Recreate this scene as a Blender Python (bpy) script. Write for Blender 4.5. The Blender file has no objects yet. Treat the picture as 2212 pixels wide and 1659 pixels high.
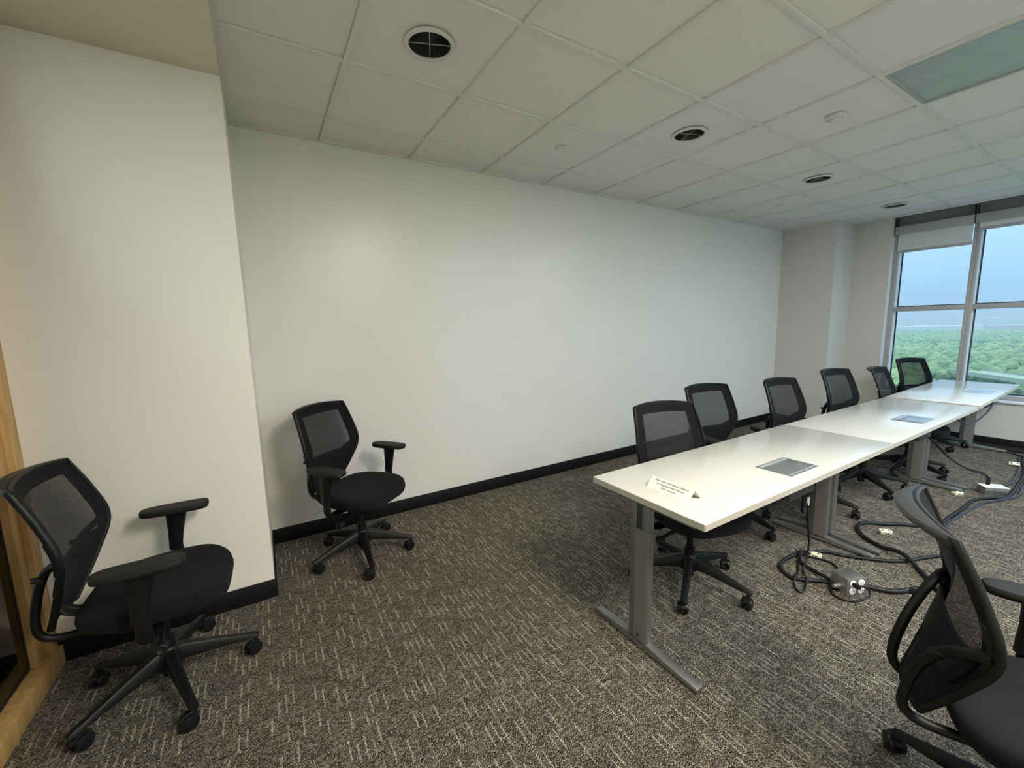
import bpy, bmesh, math, random
import numpy as np
from mathutils import Vector, Matrix

random.seed(7)
rng = np.random.default_rng(7)
PI = math.pi
SC = bpy.context.scene
COL = SC.collection

# ------------------------------------------------------------------ camera, sky, exposure
HC = 2.722                       # ceiling height
cam_d = bpy.data.cameras.new('camera')
cam_d.sensor_fit = 'HORIZONTAL'
cam_d.sensor_width = 36.0
cam_d.lens = 888.577 / 2212 * 36.0
cam_d.clip_start = 0.02
cam_d.clip_end = 20000
cam = bpy.data.objects.new('camera', cam_d)
COL.objects.link(cam)
cam.matrix_world = Matrix(((0.85472119, 0.09029216, -0.51117414, 0.15183966),
                           (-0.51860555, 0.10611714, -0.84840287, -3.18539438),
                           (-0.02235979, 0.99024567, 0.13752658, 1.46758848),
                           (0, 0, 0, 1)))
SC.camera = cam
SC.cycles.use_denoising = True
SC.cycles.max_bounces = 6
SC.cycles.use_light_tree = False
SC.cycles.use_adaptive_sampling = True
SC.cycles.adaptive_threshold = 0.08
SC.cycles.diffuse_bounces = 3
SC.cycles.transparent_max_bounces = 16
SC.cycles.sample_clamp_indirect = 6.0
SC.cycles.caustics_reflective = False
SC.cycles.caustics_refractive = False
SC.view_settings.view_transform = 'Standard'
SC.view_settings.look = 'None'
SC.view_settings.gamma = 1.0
SC.view_settings.exposure = 0.1
SC.view_settings.use_curve_mapping = False

SKY_LOW = (0.37, 0.62, 0.90)      # hazy blue cloud near the horizon
SKY_HIGH = (0.52, 0.74, 0.93)      # brighter overcast overhead
SKY_STRENGTH = 0.95
LAMP_COLOR = (1.0, 0.93, 0.79)
LAMP_STRENGTH = 9.0
FILL_COLOR = (0.83, 0.94, 1.0)
FILL_STRENGTH = 45.0  # added fill panels that make up for missing daylight

wd = bpy.data.worlds.new('overcast_sky')
SC.world = wd
wd.use_nodes = True
wn, wl = wd.node_tree.nodes, wd.node_tree.links
wn.clear()
w_out = wn.new('ShaderNodeOutputWorld')
w_bg = wn.new('ShaderNodeBackground')
w_tc = wn.new('ShaderNodeTexCoord')
w_sep = wn.new('ShaderNodeSeparateXYZ')
w_noise = wn.new('ShaderNodeTexNoise')
w_noise.inputs['Scale'].default_value = 2.2
w_noise.inputs['Detail'].default_value = 4
w_map = wn.new('ShaderNodeMapping')
w_map.inputs['Scale'].default_value = (1, 1, 3)
w_up = wn.new('ShaderNodeMath'); w_up.operation = 'MAXIMUM'; w_up.inputs[1].default_value = 0.0
w_gain = wn.new('ShaderNodeMath'); w_gain.operation = 'MULTIPLY_ADD'; w_gain.inputs[1].default_value = 2.0; w_gain.inputs[2].default_value = 1.0
w_cl = wn.new('ShaderNodeMapRange'); w_cl.inputs['To Min'].default_value = 0.86; w_cl.inputs['To Max'].default_value = 1.14
w_mul = wn.new('ShaderNodeMath'); w_mul.operation = 'MULTIPLY'
w_str = wn.new('ShaderNodeMath'); w_str.operation = 'MULTIPLY'; w_str.inputs[1].default_value = SKY_STRENGTH
w_mix = wn.new('ShaderNodeMix'); w_mix.data_type = 'RGBA'
w_mix.inputs['A'].default_value = (*SKY_LOW, 1); w_mix.inputs['B'].default_value = (*SKY_HIGH, 1)
wl.new(w_tc.outputs['Generated'], w_sep.inputs[0])
wl.new(w_tc.outputs['Generated'], w_map.inputs[0])
wl.new(w_map.outputs[0], w_noise.inputs['Vector'])
wl.new(w_sep.outputs['Z'], w_up.inputs[0])
wl.new(w_up.outputs[0], w_gain.inputs[0])                # overcast sky: zenith three times the horizon
wl.new(w_noise.outputs['Fac'], w_cl.inputs['Value'])
wl.new(w_gain.outputs[0], w_mul.inputs[0]); wl.new(w_cl.outputs[0], w_mul.inputs[1])
wl.new(w_mul.outputs[0], w_str.inputs[0]); wl.new(w_str.outputs[0], w_bg.inputs['Strength'])
wl.new(w_up.outputs[0], w_mix.inputs['Factor']); wl.new(w_mix.outputs['Result'], w_bg.inputs['Color'])
wl.new(w_bg.outputs[0], w_out.inputs['Surface'])

# ------------------------------------------------------------------ materials
MATS = {}
def mat(name, color=(.5, .5, .5), rough=.6, metal=0.0, spec=.5, bump=0.0, bscale=200., var=0.0, vscale=30., coat=0.0, coat_rough=.2, emit=None, estr=0.0, sheen=0.0):
    m = bpy.data.materials.new(name); m.use_nodes = True
    nt = m.node_tree; b = nt.nodes['Principled BSDF']
    b.inputs['Base Color'].default_value = (*color, 1)
    b.inputs['Roughness'].default_value = rough
    b.inputs['Metallic'].default_value = metal
    b.inputs['Specular IOR Level'].default_value = spec
    b.inputs['Coat Weight'].default_value = coat
    b.inputs['Coat Roughness'].default_value = coat_rough
    b.inputs['Sheen Weight'].default_value = sheen
    if emit:
        b.inputs['Emission Color'].default_value = (*emit, 1)
        b.inputs['Emission Strength'].default_value = estr
    if bump or var:
        tc = nt.nodes.new('ShaderNodeTexCoord')
    if var:
        n = nt.nodes.new('ShaderNodeTexNoise'); n.inputs['Scale'].default_value = vscale; n.inputs['Detail'].default_value = 2
        r = nt.nodes.new('ShaderNodeValToRGB')
        r.color_ramp.elements[0].position = .3; r.color_ramp.elements[1].position = .7
        r.color_ramp.elements[0].color = (*[c * (1 - var) for c in color], 1)
        r.color_ramp.elements[1].color = (*[min(1, c * (1 + var)) for c in color], 1)
        nt.links.new(tc.outputs['Object'], n.inputs['Vector']); nt.links.new(n.outputs['Fac'], r.inputs[0])
        nt.links.new(r.outputs[0], b.inputs['Base Color'])
    if bump:
        n2 = nt.nodes.new('ShaderNodeTexNoise'); n2.inputs['Scale'].default_value = bscale; n2.inputs['Detail'].default_value = 1
        bp = nt.nodes.new('ShaderNodeBump'); bp.inputs['Strength'].default_value = bump; bp.inputs['Distance'].default_value = .002
        nt.links.new(tc.outputs['Object'], n2.inputs['Vector']); nt.links.new(n2.outputs['Fac'], bp.inputs['Height'])
        nt.links.new(bp.outputs[0], b.inputs['Normal'])
    MATS[name] = m
    return m

mat('wall_paint', (.80, .785, .745), .33, spec=.6, bump=.06, bscale=90, var=.012, vscale=1.5)
mat('entry_paint', (.90, .86, .77), .6, spec=.4, bump=.06, bscale=90, var=.012, vscale=1.5)
mat('wall_paint_shade', (.63, .60, .545), .55, spec=.4, bump=.05, bscale=90)  # same paint as the walls, shade near the window darkened into it
mat('soffit_paint', (.78, .71, .58), .8, spec=.2, bump=.05, bscale=60)
mat('ceiling_tile', (.80, .785, .742), .95, spec=.1, bump=.5, bscale=260, var=.035, vscale=140)
mat('grid_white', (.72, .71, .67), .5, spec=.4, var=.01)
mat('grid_shadow', (.05, .05, .05), .9)
mat('baseboard_rubber', (.006, .006, .0065), .5, spec=.3, var=.1)
mat('table_laminate', (.64, .622, .57), .17, spec=.5, bump=.02, bscale=400, var=.008, vscale=4)
mat('table_edge', (.46, .42, .355), .5, var=.02)
mat('leg_silver', (.25, .247, .245), .40, metal=.75, bump=.05, bscale=500, var=.03)
mat('leg_dark', (.03, .03, .03), .6, var=.05)
mat('hatch_aluminium', (.55, .56, .575), .30, metal=.85, var=.004, vscale=8)
mat('hatch_light', (.66, .68, .71), .35, metal=.6, var=.02)
mat('chair_plastic', (.0045, .0045, .005), .45, spec=.3, bump=.12, bscale=700, var=.06)
mat('chair_lip', (.030, .031, .034), .42, spec=.6, bump=.1, bscale=700, var=.05)
mat('chair_fabric', (.008, .008, .009), .95, spec=.15, bump=.6, bscale=900, var=.25, vscale=700, sheen=.02)
mat('chair_rubber', (.009, .009, .0095), .6, spec=.3, var=.08)
mat('caster_black', (.006, .006, .0065), .4, spec=.35, var=.08)
mat('chrome', (.6, .6, .6), .2, metal=1.0, var=.02)
mat('frame_metal', (.38, .365, .35), .45, metal=.0, var=.02)
mat('gasket_navy', (.03, .035, .07), .6, var=.05)
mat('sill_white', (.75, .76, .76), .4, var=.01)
mat('fascia_grey', (.36, .37, .37), .5, metal=.15, var=.01)
mat('pocket_grey', (.28, .29, .29), .7, var=.02)
mat('shade_fabric', (.66, .69, .68), .9, bump=.1, bscale=900, var=.02, vscale=500)
mat('hem_grey', (.40, .39, .40), .6, var=.02)
mat('paper', (.86, .84, .77), .85, spec=.2, var=.01)
mat('ink', (.085, .085, .09), .8, var=.05)
mat('cable_black', (.007, .007, .008), .5, spec=.35, var=.1)
mat('cable_navy', (.028, .031, .05), .45, var=.1)
mat('galvanised', (.52, .51, .49), .32, metal=.9, bump=.1, bscale=60, var=.12, vscale=40)
mat('outlet_ivory', (.80, .74, .55), .45, var=.02)
mat('outlet_white', (.85, .84, .80), .4, var=.01)
mat('slot_dark', (.02, .02, .02), .7, var=.05)
mat('light_trim', (.62, .62, .58), .35, spec=.6, var=.01)
mat('light_reflector', (.13, .13, .125), .32, metal=.85, var=.05)
mat('light_blade', (.42, .42, .40), .35, metal=.7, var=.03)
mat('sprinkler_white', (.70, .69, .65), .5, var=.01)
mat('lens_off', (.36, .40, .42), .22, spec=.7, bump=.25, bscale=380, var=.08, vscale=6)
mat('lens_lit', (.9, .9, .85), .5, emit=LAMP_COLOR, estr=LAMP_STRENGTH, var=.005)
mat('lens_fill', (.9, .9, .88), .5, emit=FILL_COLOR, estr=FILL_STRENGTH, var=.005)  # glow of an added daylight fill panel
mat('lens_warm', (.9, .9, .85), .5, emit=LAMP_COLOR, estr=LAMP_STRENGTH * 5.8, var=.005)
mat('lens_fill_dim', (.9, .9, .88), .5, emit=FILL_COLOR, estr=FILL_STRENGTH * .5, var=.005)  # weaker glow for the added panels, room and corridor
mat('roof_white', (.80, .78, .75), .7, var=.05)
mat('roof_pink', (.70, .52, .47), .8, var=.08)
mat('road_pale', (.40, .43, .31), .9, var=.1, vscale=.05)
mat('meadow', (.20, .33, .12), 1.0, spec=.1, var=.35, vscale=.012)

def wood(name, base):
    m = mat(name, base, .45, spec=.4)
    nt = m.node_tree; b = nt.nodes['Principled BSDF']
    tc = nt.nodes.new('ShaderNodeTexCoord'); mp = nt.nodes.new('ShaderNodeMapping'); mp.inputs['Scale'].default_value = (30, 30, 2.2)
    n = nt.nodes.new('ShaderNodeTexNoise'); n.inputs['Scale'].default_value = 1.5; n.inputs['Detail'].default_value = 6; n.inputs['Distortion'].default_value = .6
    r = nt.nodes.new('ShaderNodeValToRGB')
    r.color_ramp.elements[0].position = .3; r.color_ramp.elements[0].color = (*[c * .72 for c in base], 1)
    r.color_ramp.elements[1].position = .7; r.color_ramp.elements[1].color = (*[c * 1.15 for c in base], 1)
    nt.links.new(tc.outputs['Object'], mp.inputs[0]); nt.links.new(mp.outputs[0], n.inputs['Vector'])
    nt.links.new(n.outputs['Fac'], r.inputs[0]); nt.links.new(r.outputs[0], b.inputs['Base Color'])
wood('maple_wood', (.55, .34, .13))

def foliage(name, base):
    m = mat(name, base, .9, spec=.15)
    nt = m.node_tree; b = nt.nodes['Principled BSDF']
    oi = nt.nodes.new('ShaderNodeNewGeometry'); n = nt.nodes.new('ShaderNodeTexNoise'); n.inputs['Scale'].default_value = .07; n.inputs['Detail'].default_value = 5
    n2 = nt.nodes.new('ShaderNodeTexNoise'); n2.inputs['Scale'].default_value = .55; n2.inputs['Detail'].default_value = 5; n2.inputs['Roughness'].default_value = .7
    ad = nt.nodes.new('ShaderNodeMath'); ad.operation = 'MULTIPLY_ADD'; ad.inputs[1].default_value = .6
    r = nt.nodes.new('ShaderNodeValToRGB')
    r.color_ramp.elements[0].position = .55; r.color_ramp.elements[0].color = (base[0] * .28, base[1] * .45, base[2] * .5, 1)
    r.color_ramp.elements[1].position = 1.05; r.color_ramp.elements[1].color = (base[0] * 1.7, base[1] * 1.25, base[2] * 1.1, 1)
    nt.links.new(oi.outputs['Position'], n.inputs['Vector']); nt.links.new(oi.outputs['Position'], n2.inputs['Vector'])
    nt.links.new(n2.outputs['Fac'], ad.inputs[0]); nt.links.new(n.outputs['Fac'], ad.inputs[2])
    nt.links.new(ad.outputs[0], r.inputs[0]); nt.links.new(r.outputs[0], b.inputs['Base Color'])
    bp = nt.nodes.new('ShaderNodeBump'); bp.inputs['Strength'].default_value = .9; bp.inputs['Distance'].default_value = 1.2
    nt.links.new(n2.outputs['Fac'], bp.inputs['Height']); nt.links.new(bp.outputs[0], b.inputs['Normal'])
foliage('leaf_green', (.33, .50, .22))

def glass(name, tint=(.96, .985, .98), gloss=.003):
    m = bpy.data.materials.new(name); m.use_nodes = True; nt = m.node_tree; nt.nodes.clear()
    o = nt.nodes.new('ShaderNodeOutputMaterial'); t = nt.nodes.new('ShaderNodeBsdfTransparent'); g = nt.nodes.new('ShaderNodeBsdfGlossy')
    t.inputs[0].default_value = (*tint, 1); g.inputs['Roughness'].default_value = .03
    f = nt.nodes.new('ShaderNodeFresnel'); f.inputs[0].default_value = 1.45
    mu = nt.nodes.new('ShaderNodeMath'); mu.operation = 'MULTIPLY'; mu.inputs[1].default_value = gloss / .04 * .5
    mx = nt.nodes.new('ShaderNodeMixShader')
    nt.links.new(f.outputs[0], mu.inputs[0]); nt.links.new(mu.outputs[0], mx.inputs[0])
    nt.links.new(t.outputs[0], mx.inputs[1]); nt.links.new(g.outputs[0], mx.inputs[2]); nt.links.new(mx.outputs[0], o.inputs[0])
    MATS[name] = m
glass('window_glass')
glass('partition_glass', (.80, .86, .82), .10)

def mesh_cloth():
    m = bpy.data.materials.new('mesh_cloth'); m.use_nodes = True; nt = m.node_tree
    b = nt.nodes['Principled BSDF']; b.inputs['Base Color'].default_value = (.014, .0145, .016, 1); b.inputs['Roughness'].default_value = .8; b.inputs['Specular IOR Level'].default_value = .2
    out = nt.nodes['Material Output']
    tc = nt.nodes.new('ShaderNodeTexCoord'); sp = nt.nodes.new('ShaderNodeSeparateXYZ')
    nt.links.new(tc.outputs['UV'], sp.inputs[0])
    def stripes(o, freq, duty):
        a = nt.nodes.new('ShaderNodeMath'); a.operation = 'MULTIPLY'; a.inputs[1].default_value = freq
        c = nt.nodes.new('ShaderNodeMath'); c.operation = 'FRACT'
        d = nt.nodes.new('ShaderNodeMath'); d.operation = 'GREATER_THAN'; d.inputs[1].default_value = duty
        nt.links.new(o, a.inputs[0]); nt.links.new(a.outputs[0], c.inputs[0]); nt.links.new(c.outputs[0], d.inputs[0])
        return d.outputs[0]
    s1 = stripes(sp.outputs['X'], 230., .68)
    s2 = stripes(sp.outputs['Y'], 330., .42)
    mu = nt.nodes.new('ShaderNodeMath'); mu.operation = 'MULTIPLY'
    nt.links.new(s1, mu.inputs[0]); nt.links.new(s2, mu.inputs[1])
    tr = nt.nodes.new('ShaderNodeBsdfTransparent'); mx = nt.nodes.new('ShaderNodeMixShader')
    nt.links.new(mu.outputs[0], mx.inputs[0]); nt.links.new(b.outputs[0], mx.inputs[1]); nt.links.new(tr.outputs[0], mx.inputs[2])
    nt.links.new(mx.outputs[0], out.inputs['Surface'])
    MATS['mesh_cloth'] = m
mesh_cloth()

def carpet():
    m = bpy.data.materials.new('carpet'); m.use_nodes = True; nt = m.node_tree; L = nt.links
    b = nt.nodes['Principled BSDF']; b.inputs['Roughness'].default_value = 1.0; b.inputs['Specular IOR Level'].default_value = .05
    tc = nt.nodes.new('ShaderNodeTexCoord')
    def math_(op, a, c=None, d=None):
        n = nt.nodes.new('ShaderNodeMath'); n.operation = op
        for k, v in enumerate((a, c, d)):
            if v is None: continue
            if isinstance(v, (int, float)): n.inputs[k].default_value = v
            else: L.new(v, n.inputs[k])
        return n.outputs[0]
    sp = nt.nodes.new('ShaderNodeSeparateXYZ'); L.new(tc.outputs['Object'], sp.inputs[0])
    X, Y = sp.outputs['X'], sp.outputs['Y']
    # individual loops of the pile
    vo = nt.nodes.new('ShaderNodeTexVoronoi'); vo.inputs['Scale'].default_value = 210.; L.new(tc.outputs['Object'], vo.inputs['Vector'])
    hs = nt.nodes.new('ShaderNodeSeparateColor'); L.new(vo.outputs['Color'], hs.inputs[0])
    # a wobble so that the dashes look woven
    wob = nt.nodes.new('ShaderNodeTexNoise'); wob.inputs['Scale'].default_value = 160.; wob.inputs['Detail'].default_value = 1; L.new(tc.outputs['Object'], wob.inputs['Vector'])
    wv = math_('MULTIPLY_ADD', wob.outputs['Fac'], .012, -.006)
    def dashes(u, v, pitch, width, period, thresh, fill, seed):
        uu = math_('DIVIDE', math_('ADD', u, wv), pitch)
        ci = math_('FLOOR', uu); cf = math_('FRACT', uu)
        wn1 = nt.nodes.new('ShaderNodeTexWhiteNoise'); wn1.noise_dimensions = '2D'
        cb = nt.nodes.new('ShaderNodeCombineXYZ'); L.new(ci, cb.inputs[0]); cb.inputs[1].default_value = seed; L.new(cb.outputs[0], wn1.inputs['Vector'])
        vv = math_('ADD', math_('DIVIDE', v, period), math_('MULTIPLY', wn1.outputs['Value'], 7.3))
        ri = math_('FLOOR', vv); rf = math_('FRACT', vv)
        wn2 = nt.nodes.new('ShaderNodeTexWhiteNoise'); wn2.noise_dimensions = '3D'
        cb2 = nt.nodes.new('ShaderNodeCombineXYZ'); L.new(ci, cb2.inputs[0]); L.new(ri, cb2.inputs[1]); cb2.inputs[2].default_value = seed; L.new(cb2.outputs[0], wn2.inputs['Vector'])
        on = math_('GREATER_THAN', wn2.outputs['Value'], thresh)
        ln = math_('LESS_THAN', rf, math_('MULTIPLY_ADD', wn2.outputs['Value'], fill, .15))
        wd_ = math_('LESS_THAN', cf, width)
        return math_('MULTIPLY', math_('MULTIPLY', on, ln), wd_)
    d1 = dashes(X, Y, .026, .22, .130, .50, .62, 1.)
    d2 = dashes(Y, X, .026, .22, .12, .66, .55, 5.)
    lowf = nt.nodes.new('ShaderNodeTexNoise'); lowf.inputs['Scale'].default_value = 22.; lowf.inputs['Detail'].default_value = 3; L.new(tc.outputs['Object'], lowf.inputs['Vector'])
    r = nt.nodes.new('ShaderNodeValToRGB')
    e = r.color_ramp.elements
    e[0].position = .0; e[0].color = (.095, .080, .065, 1)
    e[1].position = 1.; e[1].color = (.56, .48, .385, 1)
    k = r.color_ramp.elements.new(.55); k.color = (.26, .222, .182, 1)
    base = math_('ADD', math_('MULTIPLY_ADD', hs.outputs[0], 1.05, -.16), math_('MULTIPLY_ADD', lowf.outputs['Fac'], .6, -.13))
    L.new(base, r.inputs[0])
    mxa = nt.nodes.new('ShaderNodeMix'); mxa.data_type = 'RGBA'; mxa.inputs['B'].default_value = (.55, .45, .30, 1)
    L.new(math_('MULTIPLY', d2, math_('MULTIPLY_ADD', hs.outputs[1], .6, .35)), mxa.inputs['Factor']); L.new(r.outputs[0], mxa.inputs['A'])
    mxb = nt.nodes.new('ShaderNodeMix'); mxb.data_type = 'RGBA'; mxb.inputs['B'].default_value = (.88, .79, .63, 1)
    L.new(math_('MULTIPLY', d1, math_('MULTIPLY_ADD', hs.outputs[1], .45, .55)), mxb.inputs['Factor']); L.new(mxa.outputs['Result'], mxb.inputs['A'])
    L.new(mxb.outputs['Result'], b.inputs['Base Color'])
    bp = nt.nodes.new('ShaderNodeBump'); bp.inputs['Strength'].default_value = .8; bp.inputs['Distance'].default_value = .004
    L.new(math_('ADD', math_('MULTIPLY', vo.outputs['Distance'], -90.), math_('MULTIPLY', d1, .5)), bp.inputs['Height']); L.new(bp.outputs[0], b.inputs['Normal'])
    MATS['carpet'] = m
carpet()

# ------------------------------------------------------------------ geometry helpers
def link(name, me, m, parent=None, smooth=35):
    me.validate()
    if smooth:
        me.shade_smooth()
        me.set_sharp_from_angle(angle=math.radians(smooth))
    if isinstance(m, str): m = MATS[m]
    me.materials.clear(); me.materials.append(m)
    o = bpy.data.objects.new(name, me); COL.objects.link(o)
    if parent is not None: o.parent = parent
    return o

def finish(name, bm, m, parent=None, smooth=35, normals=True):
    if normals: bmesh.ops.recalc_face_normals(bm, faces=bm.faces)
    me = bpy.data.meshes.new(name); bm.to_mesh(me); bm.free()
    return link(name, me, m, parent, smooth)

def add_box(bm, x0, x1, y0, y1, z0, z1, bev=0.0, seg=2, M=None):
    vs = [bm.verts.new((x, y, z)) for x in (x0, x1) for y in (y0, y1) for z in (z0, z1)]
    fs = [bm.faces.new([vs[i] for i in f]) for f in ((0, 1, 3, 2), (4, 6, 7, 5), (0, 4, 5, 1), (2, 3, 7, 6), (0, 2, 6, 4), (1, 5, 7, 3))]
    if bev:
        es = list({e for f in fs for e in f.edges})
        g = bmesh.ops.bevel(bm, geom=es, offset=bev, segments=seg, profile=.5, affect='EDGES')
        vs = list({v for v in g['verts']} | {v for v in vs if v.is_valid})
    if M is not None:
        bmesh.ops.transform(bm, matrix=M, verts=[v for v in vs if v.is_valid])

def box(name, x0, x1, y0, y1, z0, z1, m, parent=None, bev=0.0, M=None):
    bm = bmesh.new(); add_box(bm, min(x0, x1), max(x0, x1), min(y0, y1), max(y0, y1), min(z0, z1), max(z0, z1), bev, 2, M)
    return finish(name, bm, m, parent)

def add_loft(bm, rings, cap=True, closed=True):
    R = [[bm.verts.new(p) for p in ring] for ring in rings]
    n = len(R[0])
    for a, b_ in zip(R, R[1:]):
        for i in range(n if closed else n - 1):
            j = (i + 1) % n
            bm.faces.new((a[i], a[j], b_[j], b_[i]))
    if cap:
        bm.faces.new(R[0][::-1]); bm.faces.new(R[-1])
    return R

def smooth_path(pts, n=6):
    P = [Vector(p) for p in pts]; out = []
    for i in range(len(P) - 1):
        p0 = P[max(i - 1, 0)]; p1 = P[i]; p2 = P[i + 1]; p3 = P[min(i + 2, len(P) - 1)]
        for k in range(n):
            t = k / n
            out.append(.5 * ((2 * p1) + (-p0 + p2) * t + (2 * p0 - 5 * p1 + 4 * p2 - p3) * t * t + (-p0 + 3 * p1 - 3 * p2 + p3) * t ** 3))
    out.append(P[-1]); return out

def add_tube(bm, path, r, sides=8, flat=1.0, cap=True, up=None):
    rings = []; n = len(path); prev = None
    for i, p in enumerate(path):
        t = (path[min(i + 1, n - 1)] - path[max(i - 1, 0)])
        if t.length < 1e-9: t = Vector((0, 0, 1))
        t.normalize()
        if prev is None:
            ref = up or (Vector((0, 0, 1)) if abs(t.z) < .9 else Vector((1, 0, 0)))
            a = t.cross(ref).normalized()
        else:
            a = (prev - t * prev.dot(t)).normalized()
        prev = a; b_ = t.cross(a)
        rr = r[i] if isinstance(r, (list, tuple)) else r
        rings.append([p + a * (rr * math.cos(2 * PI * k / sides)) + b_ * (rr * flat * math.sin(2 * PI * k / sides)) for k in range(sides)])
    add_loft(bm, rings, cap)

def tube(name, pts, r, m, parent=None, sides=8, n=6, flat=1.0):
    bm = bmesh.new(); add_tube(bm, smooth_path(pts, n) if n > 1 else [Vector(p) for p in pts], r, sides, flat)
    return finish(name, bm, m, parent, 60)

def add_lathe(bm, prof, sides=24, c=(0, 0, 0), M=None, cap=False):
    rings = []
    for r, z in prof:
        ring = [Vector((c[0] + r * math.cos(2 * PI * k / sides), c[1] + r * math.sin(2 * PI * k / sides), c[2] + z)) for k in range(sides)]
        if M is not None: ring = [M @ p for p in ring]
        rings.append(ring)
    add_loft(bm, rings, cap)

def lathe(name, prof, m, parent=None, sides=24, c=(0, 0, 0), M=None, cap=True, smooth=35):
    bm = bmesh.new(); add_lathe(bm, prof, sides, c, M, cap); return finish(name, bm, m, parent, smooth)

def empty(name, loc=(0, 0, 0), rz=0.0):
    o = bpy.data.objects.new(name, None); COL.objects.link(o); o.empty_display_size = .1
    o.location = loc; o.rotation_euler = (0, 0, rz); return o

def tag(o, label, cat, group=None):
    o['label'] = label; o['category'] = cat
    if group: o['group'] = group
    return o

def struct(o, label=None):
    o['kind'] = 'structure'
    if label: o['label'] = label
    return o

def dup(o, parent=None):
    c = o.copy(); COL.objects.link(c); c.parent = parent
    for ch in list(o.children): dup(ch, c)
    return c

# ------------------------------------------------------------------ room shell
XW, XG, YR, XB = 7.15, 7.36, -4.66, -.86      # window wall face, glass plane, far right wall, entry side wall
PIER_Y, PIER_X = -.662, .095
COL_X, COL_Y = 6.615, -.655
WIN_Y0, WIN_Y1 = -1.05, -4.50
SILL = .515

struct(box('floor', XB - .3, XW + .1, YR - .1, .15, -.12, 0, 'carpet'), 'taupe loop-pile carpet with pale dashes')
struct(box('wall_left', PIER_X - .05, COL_X + .05, 0, .14, 0, HC + .12, 'wall_paint'), 'long blank off-white wall')
struct(box('wall_entry', XB - .3, PIER_X, PIER_Y, .14, 0, HC + .12, 'entry_paint'), 'cream wall that juts out beside the entrance')
struct(box('wall_column', COL_X, XW + .05, COL_Y, .14, 0, HC + .12, 'wall_paint_shade'), 'square corner column, shade mixed into its wall paint')
wr = struct(box('wall_right', XB - .3, XW + .3, YR - .14, YR, 0, SILL, 'wall_paint'))
box('header', XB - .3, XW + .3, YR - .14, YR, 2.62, HC + .12, 'wall_paint', wr)
RB = [(2.3, 3.8), (3.87, 5.37), (5.44, 6.94)]  # unseen window openings, added to flood the far end with skylight
for x0, x1 in ((XB - .3, 2.3), (3.8, 3.87), (5.37, 5.44), (6.94, XW + .3)): box('pier', x0, x1, YR - .14, YR, SILL, 2.62, 'wall_paint', wr)
struct(box('wall_back', XB - .14, XB, YR, -2.3, 0, HC + .12, 'entry_paint'))
ww = struct(box('wall_window', XW, XW + .32, WIN_Y0, COL_Y + .01, 0, HC + .25, 'wall_paint_shade'), 'wall around the big window')
box('under_sill', XW, XW + .32, WIN_Y1, WIN_Y0, 0, SILL - .012, 'wall_paint_shade', ww)
box('window_return', XW, XW + .32, YR, WIN_Y1, 0, HC + .25, 'wall_paint_shade', ww)
box('lintel', XG - .04, XW + .32, WIN_Y1, WIN_Y0, 2.60, HC + .25, 'pocket_grey', ww)

# baseboards
BH = .105
struct(box('baseboard_left', PIER_X, COL_X, -.009, 0, 0, BH, 'baseboard_rubber', bev=.002), 'black rubber baseboard')
struct(box('baseboard_entry', -.767, PIER_X + .009, PIER_Y - .009, PIER_Y, 0, BH, 'baseboard_rubber', bev=.002))
struct(box('baseboard_return', PIER_X, PIER_X + .009, PIER_Y, -.009, 0, BH, 'baseboard_rubber', bev=.002))
struct(box('baseboard_column', COL_X - .009, COL_X, COL_Y - .009, -.009, 0, BH, 'baseboard_rubber', bev=.002))
struct(box('baseboard_recess', COL_X, XW, COL_Y - .009, COL_Y, 0, BH, 'baseboard_rubber', bev=.002))
struct(box('baseboard_window', XW - .009, XW, YR, COL_Y, 0, BH, 'baseboard_rubber', bev=.002))

# ceiling: soffit by the entrance, then the grid with its tiles
struct(box('ceiling_soffit', XB - .3, PIER_X, YR, PIER_Y + .02, HC - .05, HC + .12, 'soffit_paint'), 'low beige soffit beside the entrance')
G = .6096
YA = -.3587
CX0, CX1 = PIER_X, XW - .01
ceil = struct(box('ceiling', CX0, XW + .34, YR, .02, HC + .135, HC + .22, 'pocket_grey'), 'suspended ceiling of square white tiles')
xs = [CX0] + [i * G for i in range(1, 12)] + [CX1]
ys = [0.0] + [YA - k * G for k in range(0, 7)] + [YR]
BW = .012
bm_cache = {}
for i, x in enumerate(xs):
    w0, w1 = (0, .022) if i == 0 else ((-.022, 0) if i == len(xs) - 1 else (-BW, BW))
    box('grid_bar', x + w0, x + w1, YR, 0, HC, HC + .03, 'grid_white', ceil)
for j, y in enumerate(ys):
    if j == 0: box('grid_bar', CX0 + .02, CX1 - .02, -.02, 0, HC + .0004, HC + .03, 'grid_white', ceil)
    else: box('grid_bar', CX0 + .02, CX1 - .02, y - BW, y + BW, HC + .0004, HC + .03, 'grid_white', ceil)
DOWN = [(.9144 + 3 * G * k, YA - 1.5 * G) for k in range(4)]
TROFF = [(2 * G, YA - 3 * G, True), (5 * G, YA - 3 * G, False), (5 * G, YA - 5 * G, True), (8 * G, YA - 5 * G, True), (2 * G, YA - 5 * G, True)]
def troffer_at(xc, yc):
    for (x, y, _) in TROFF:
        if x < xc < x + G and y - 2 * G < yc < y: return True
    return False
tile_mesh = {}
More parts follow.
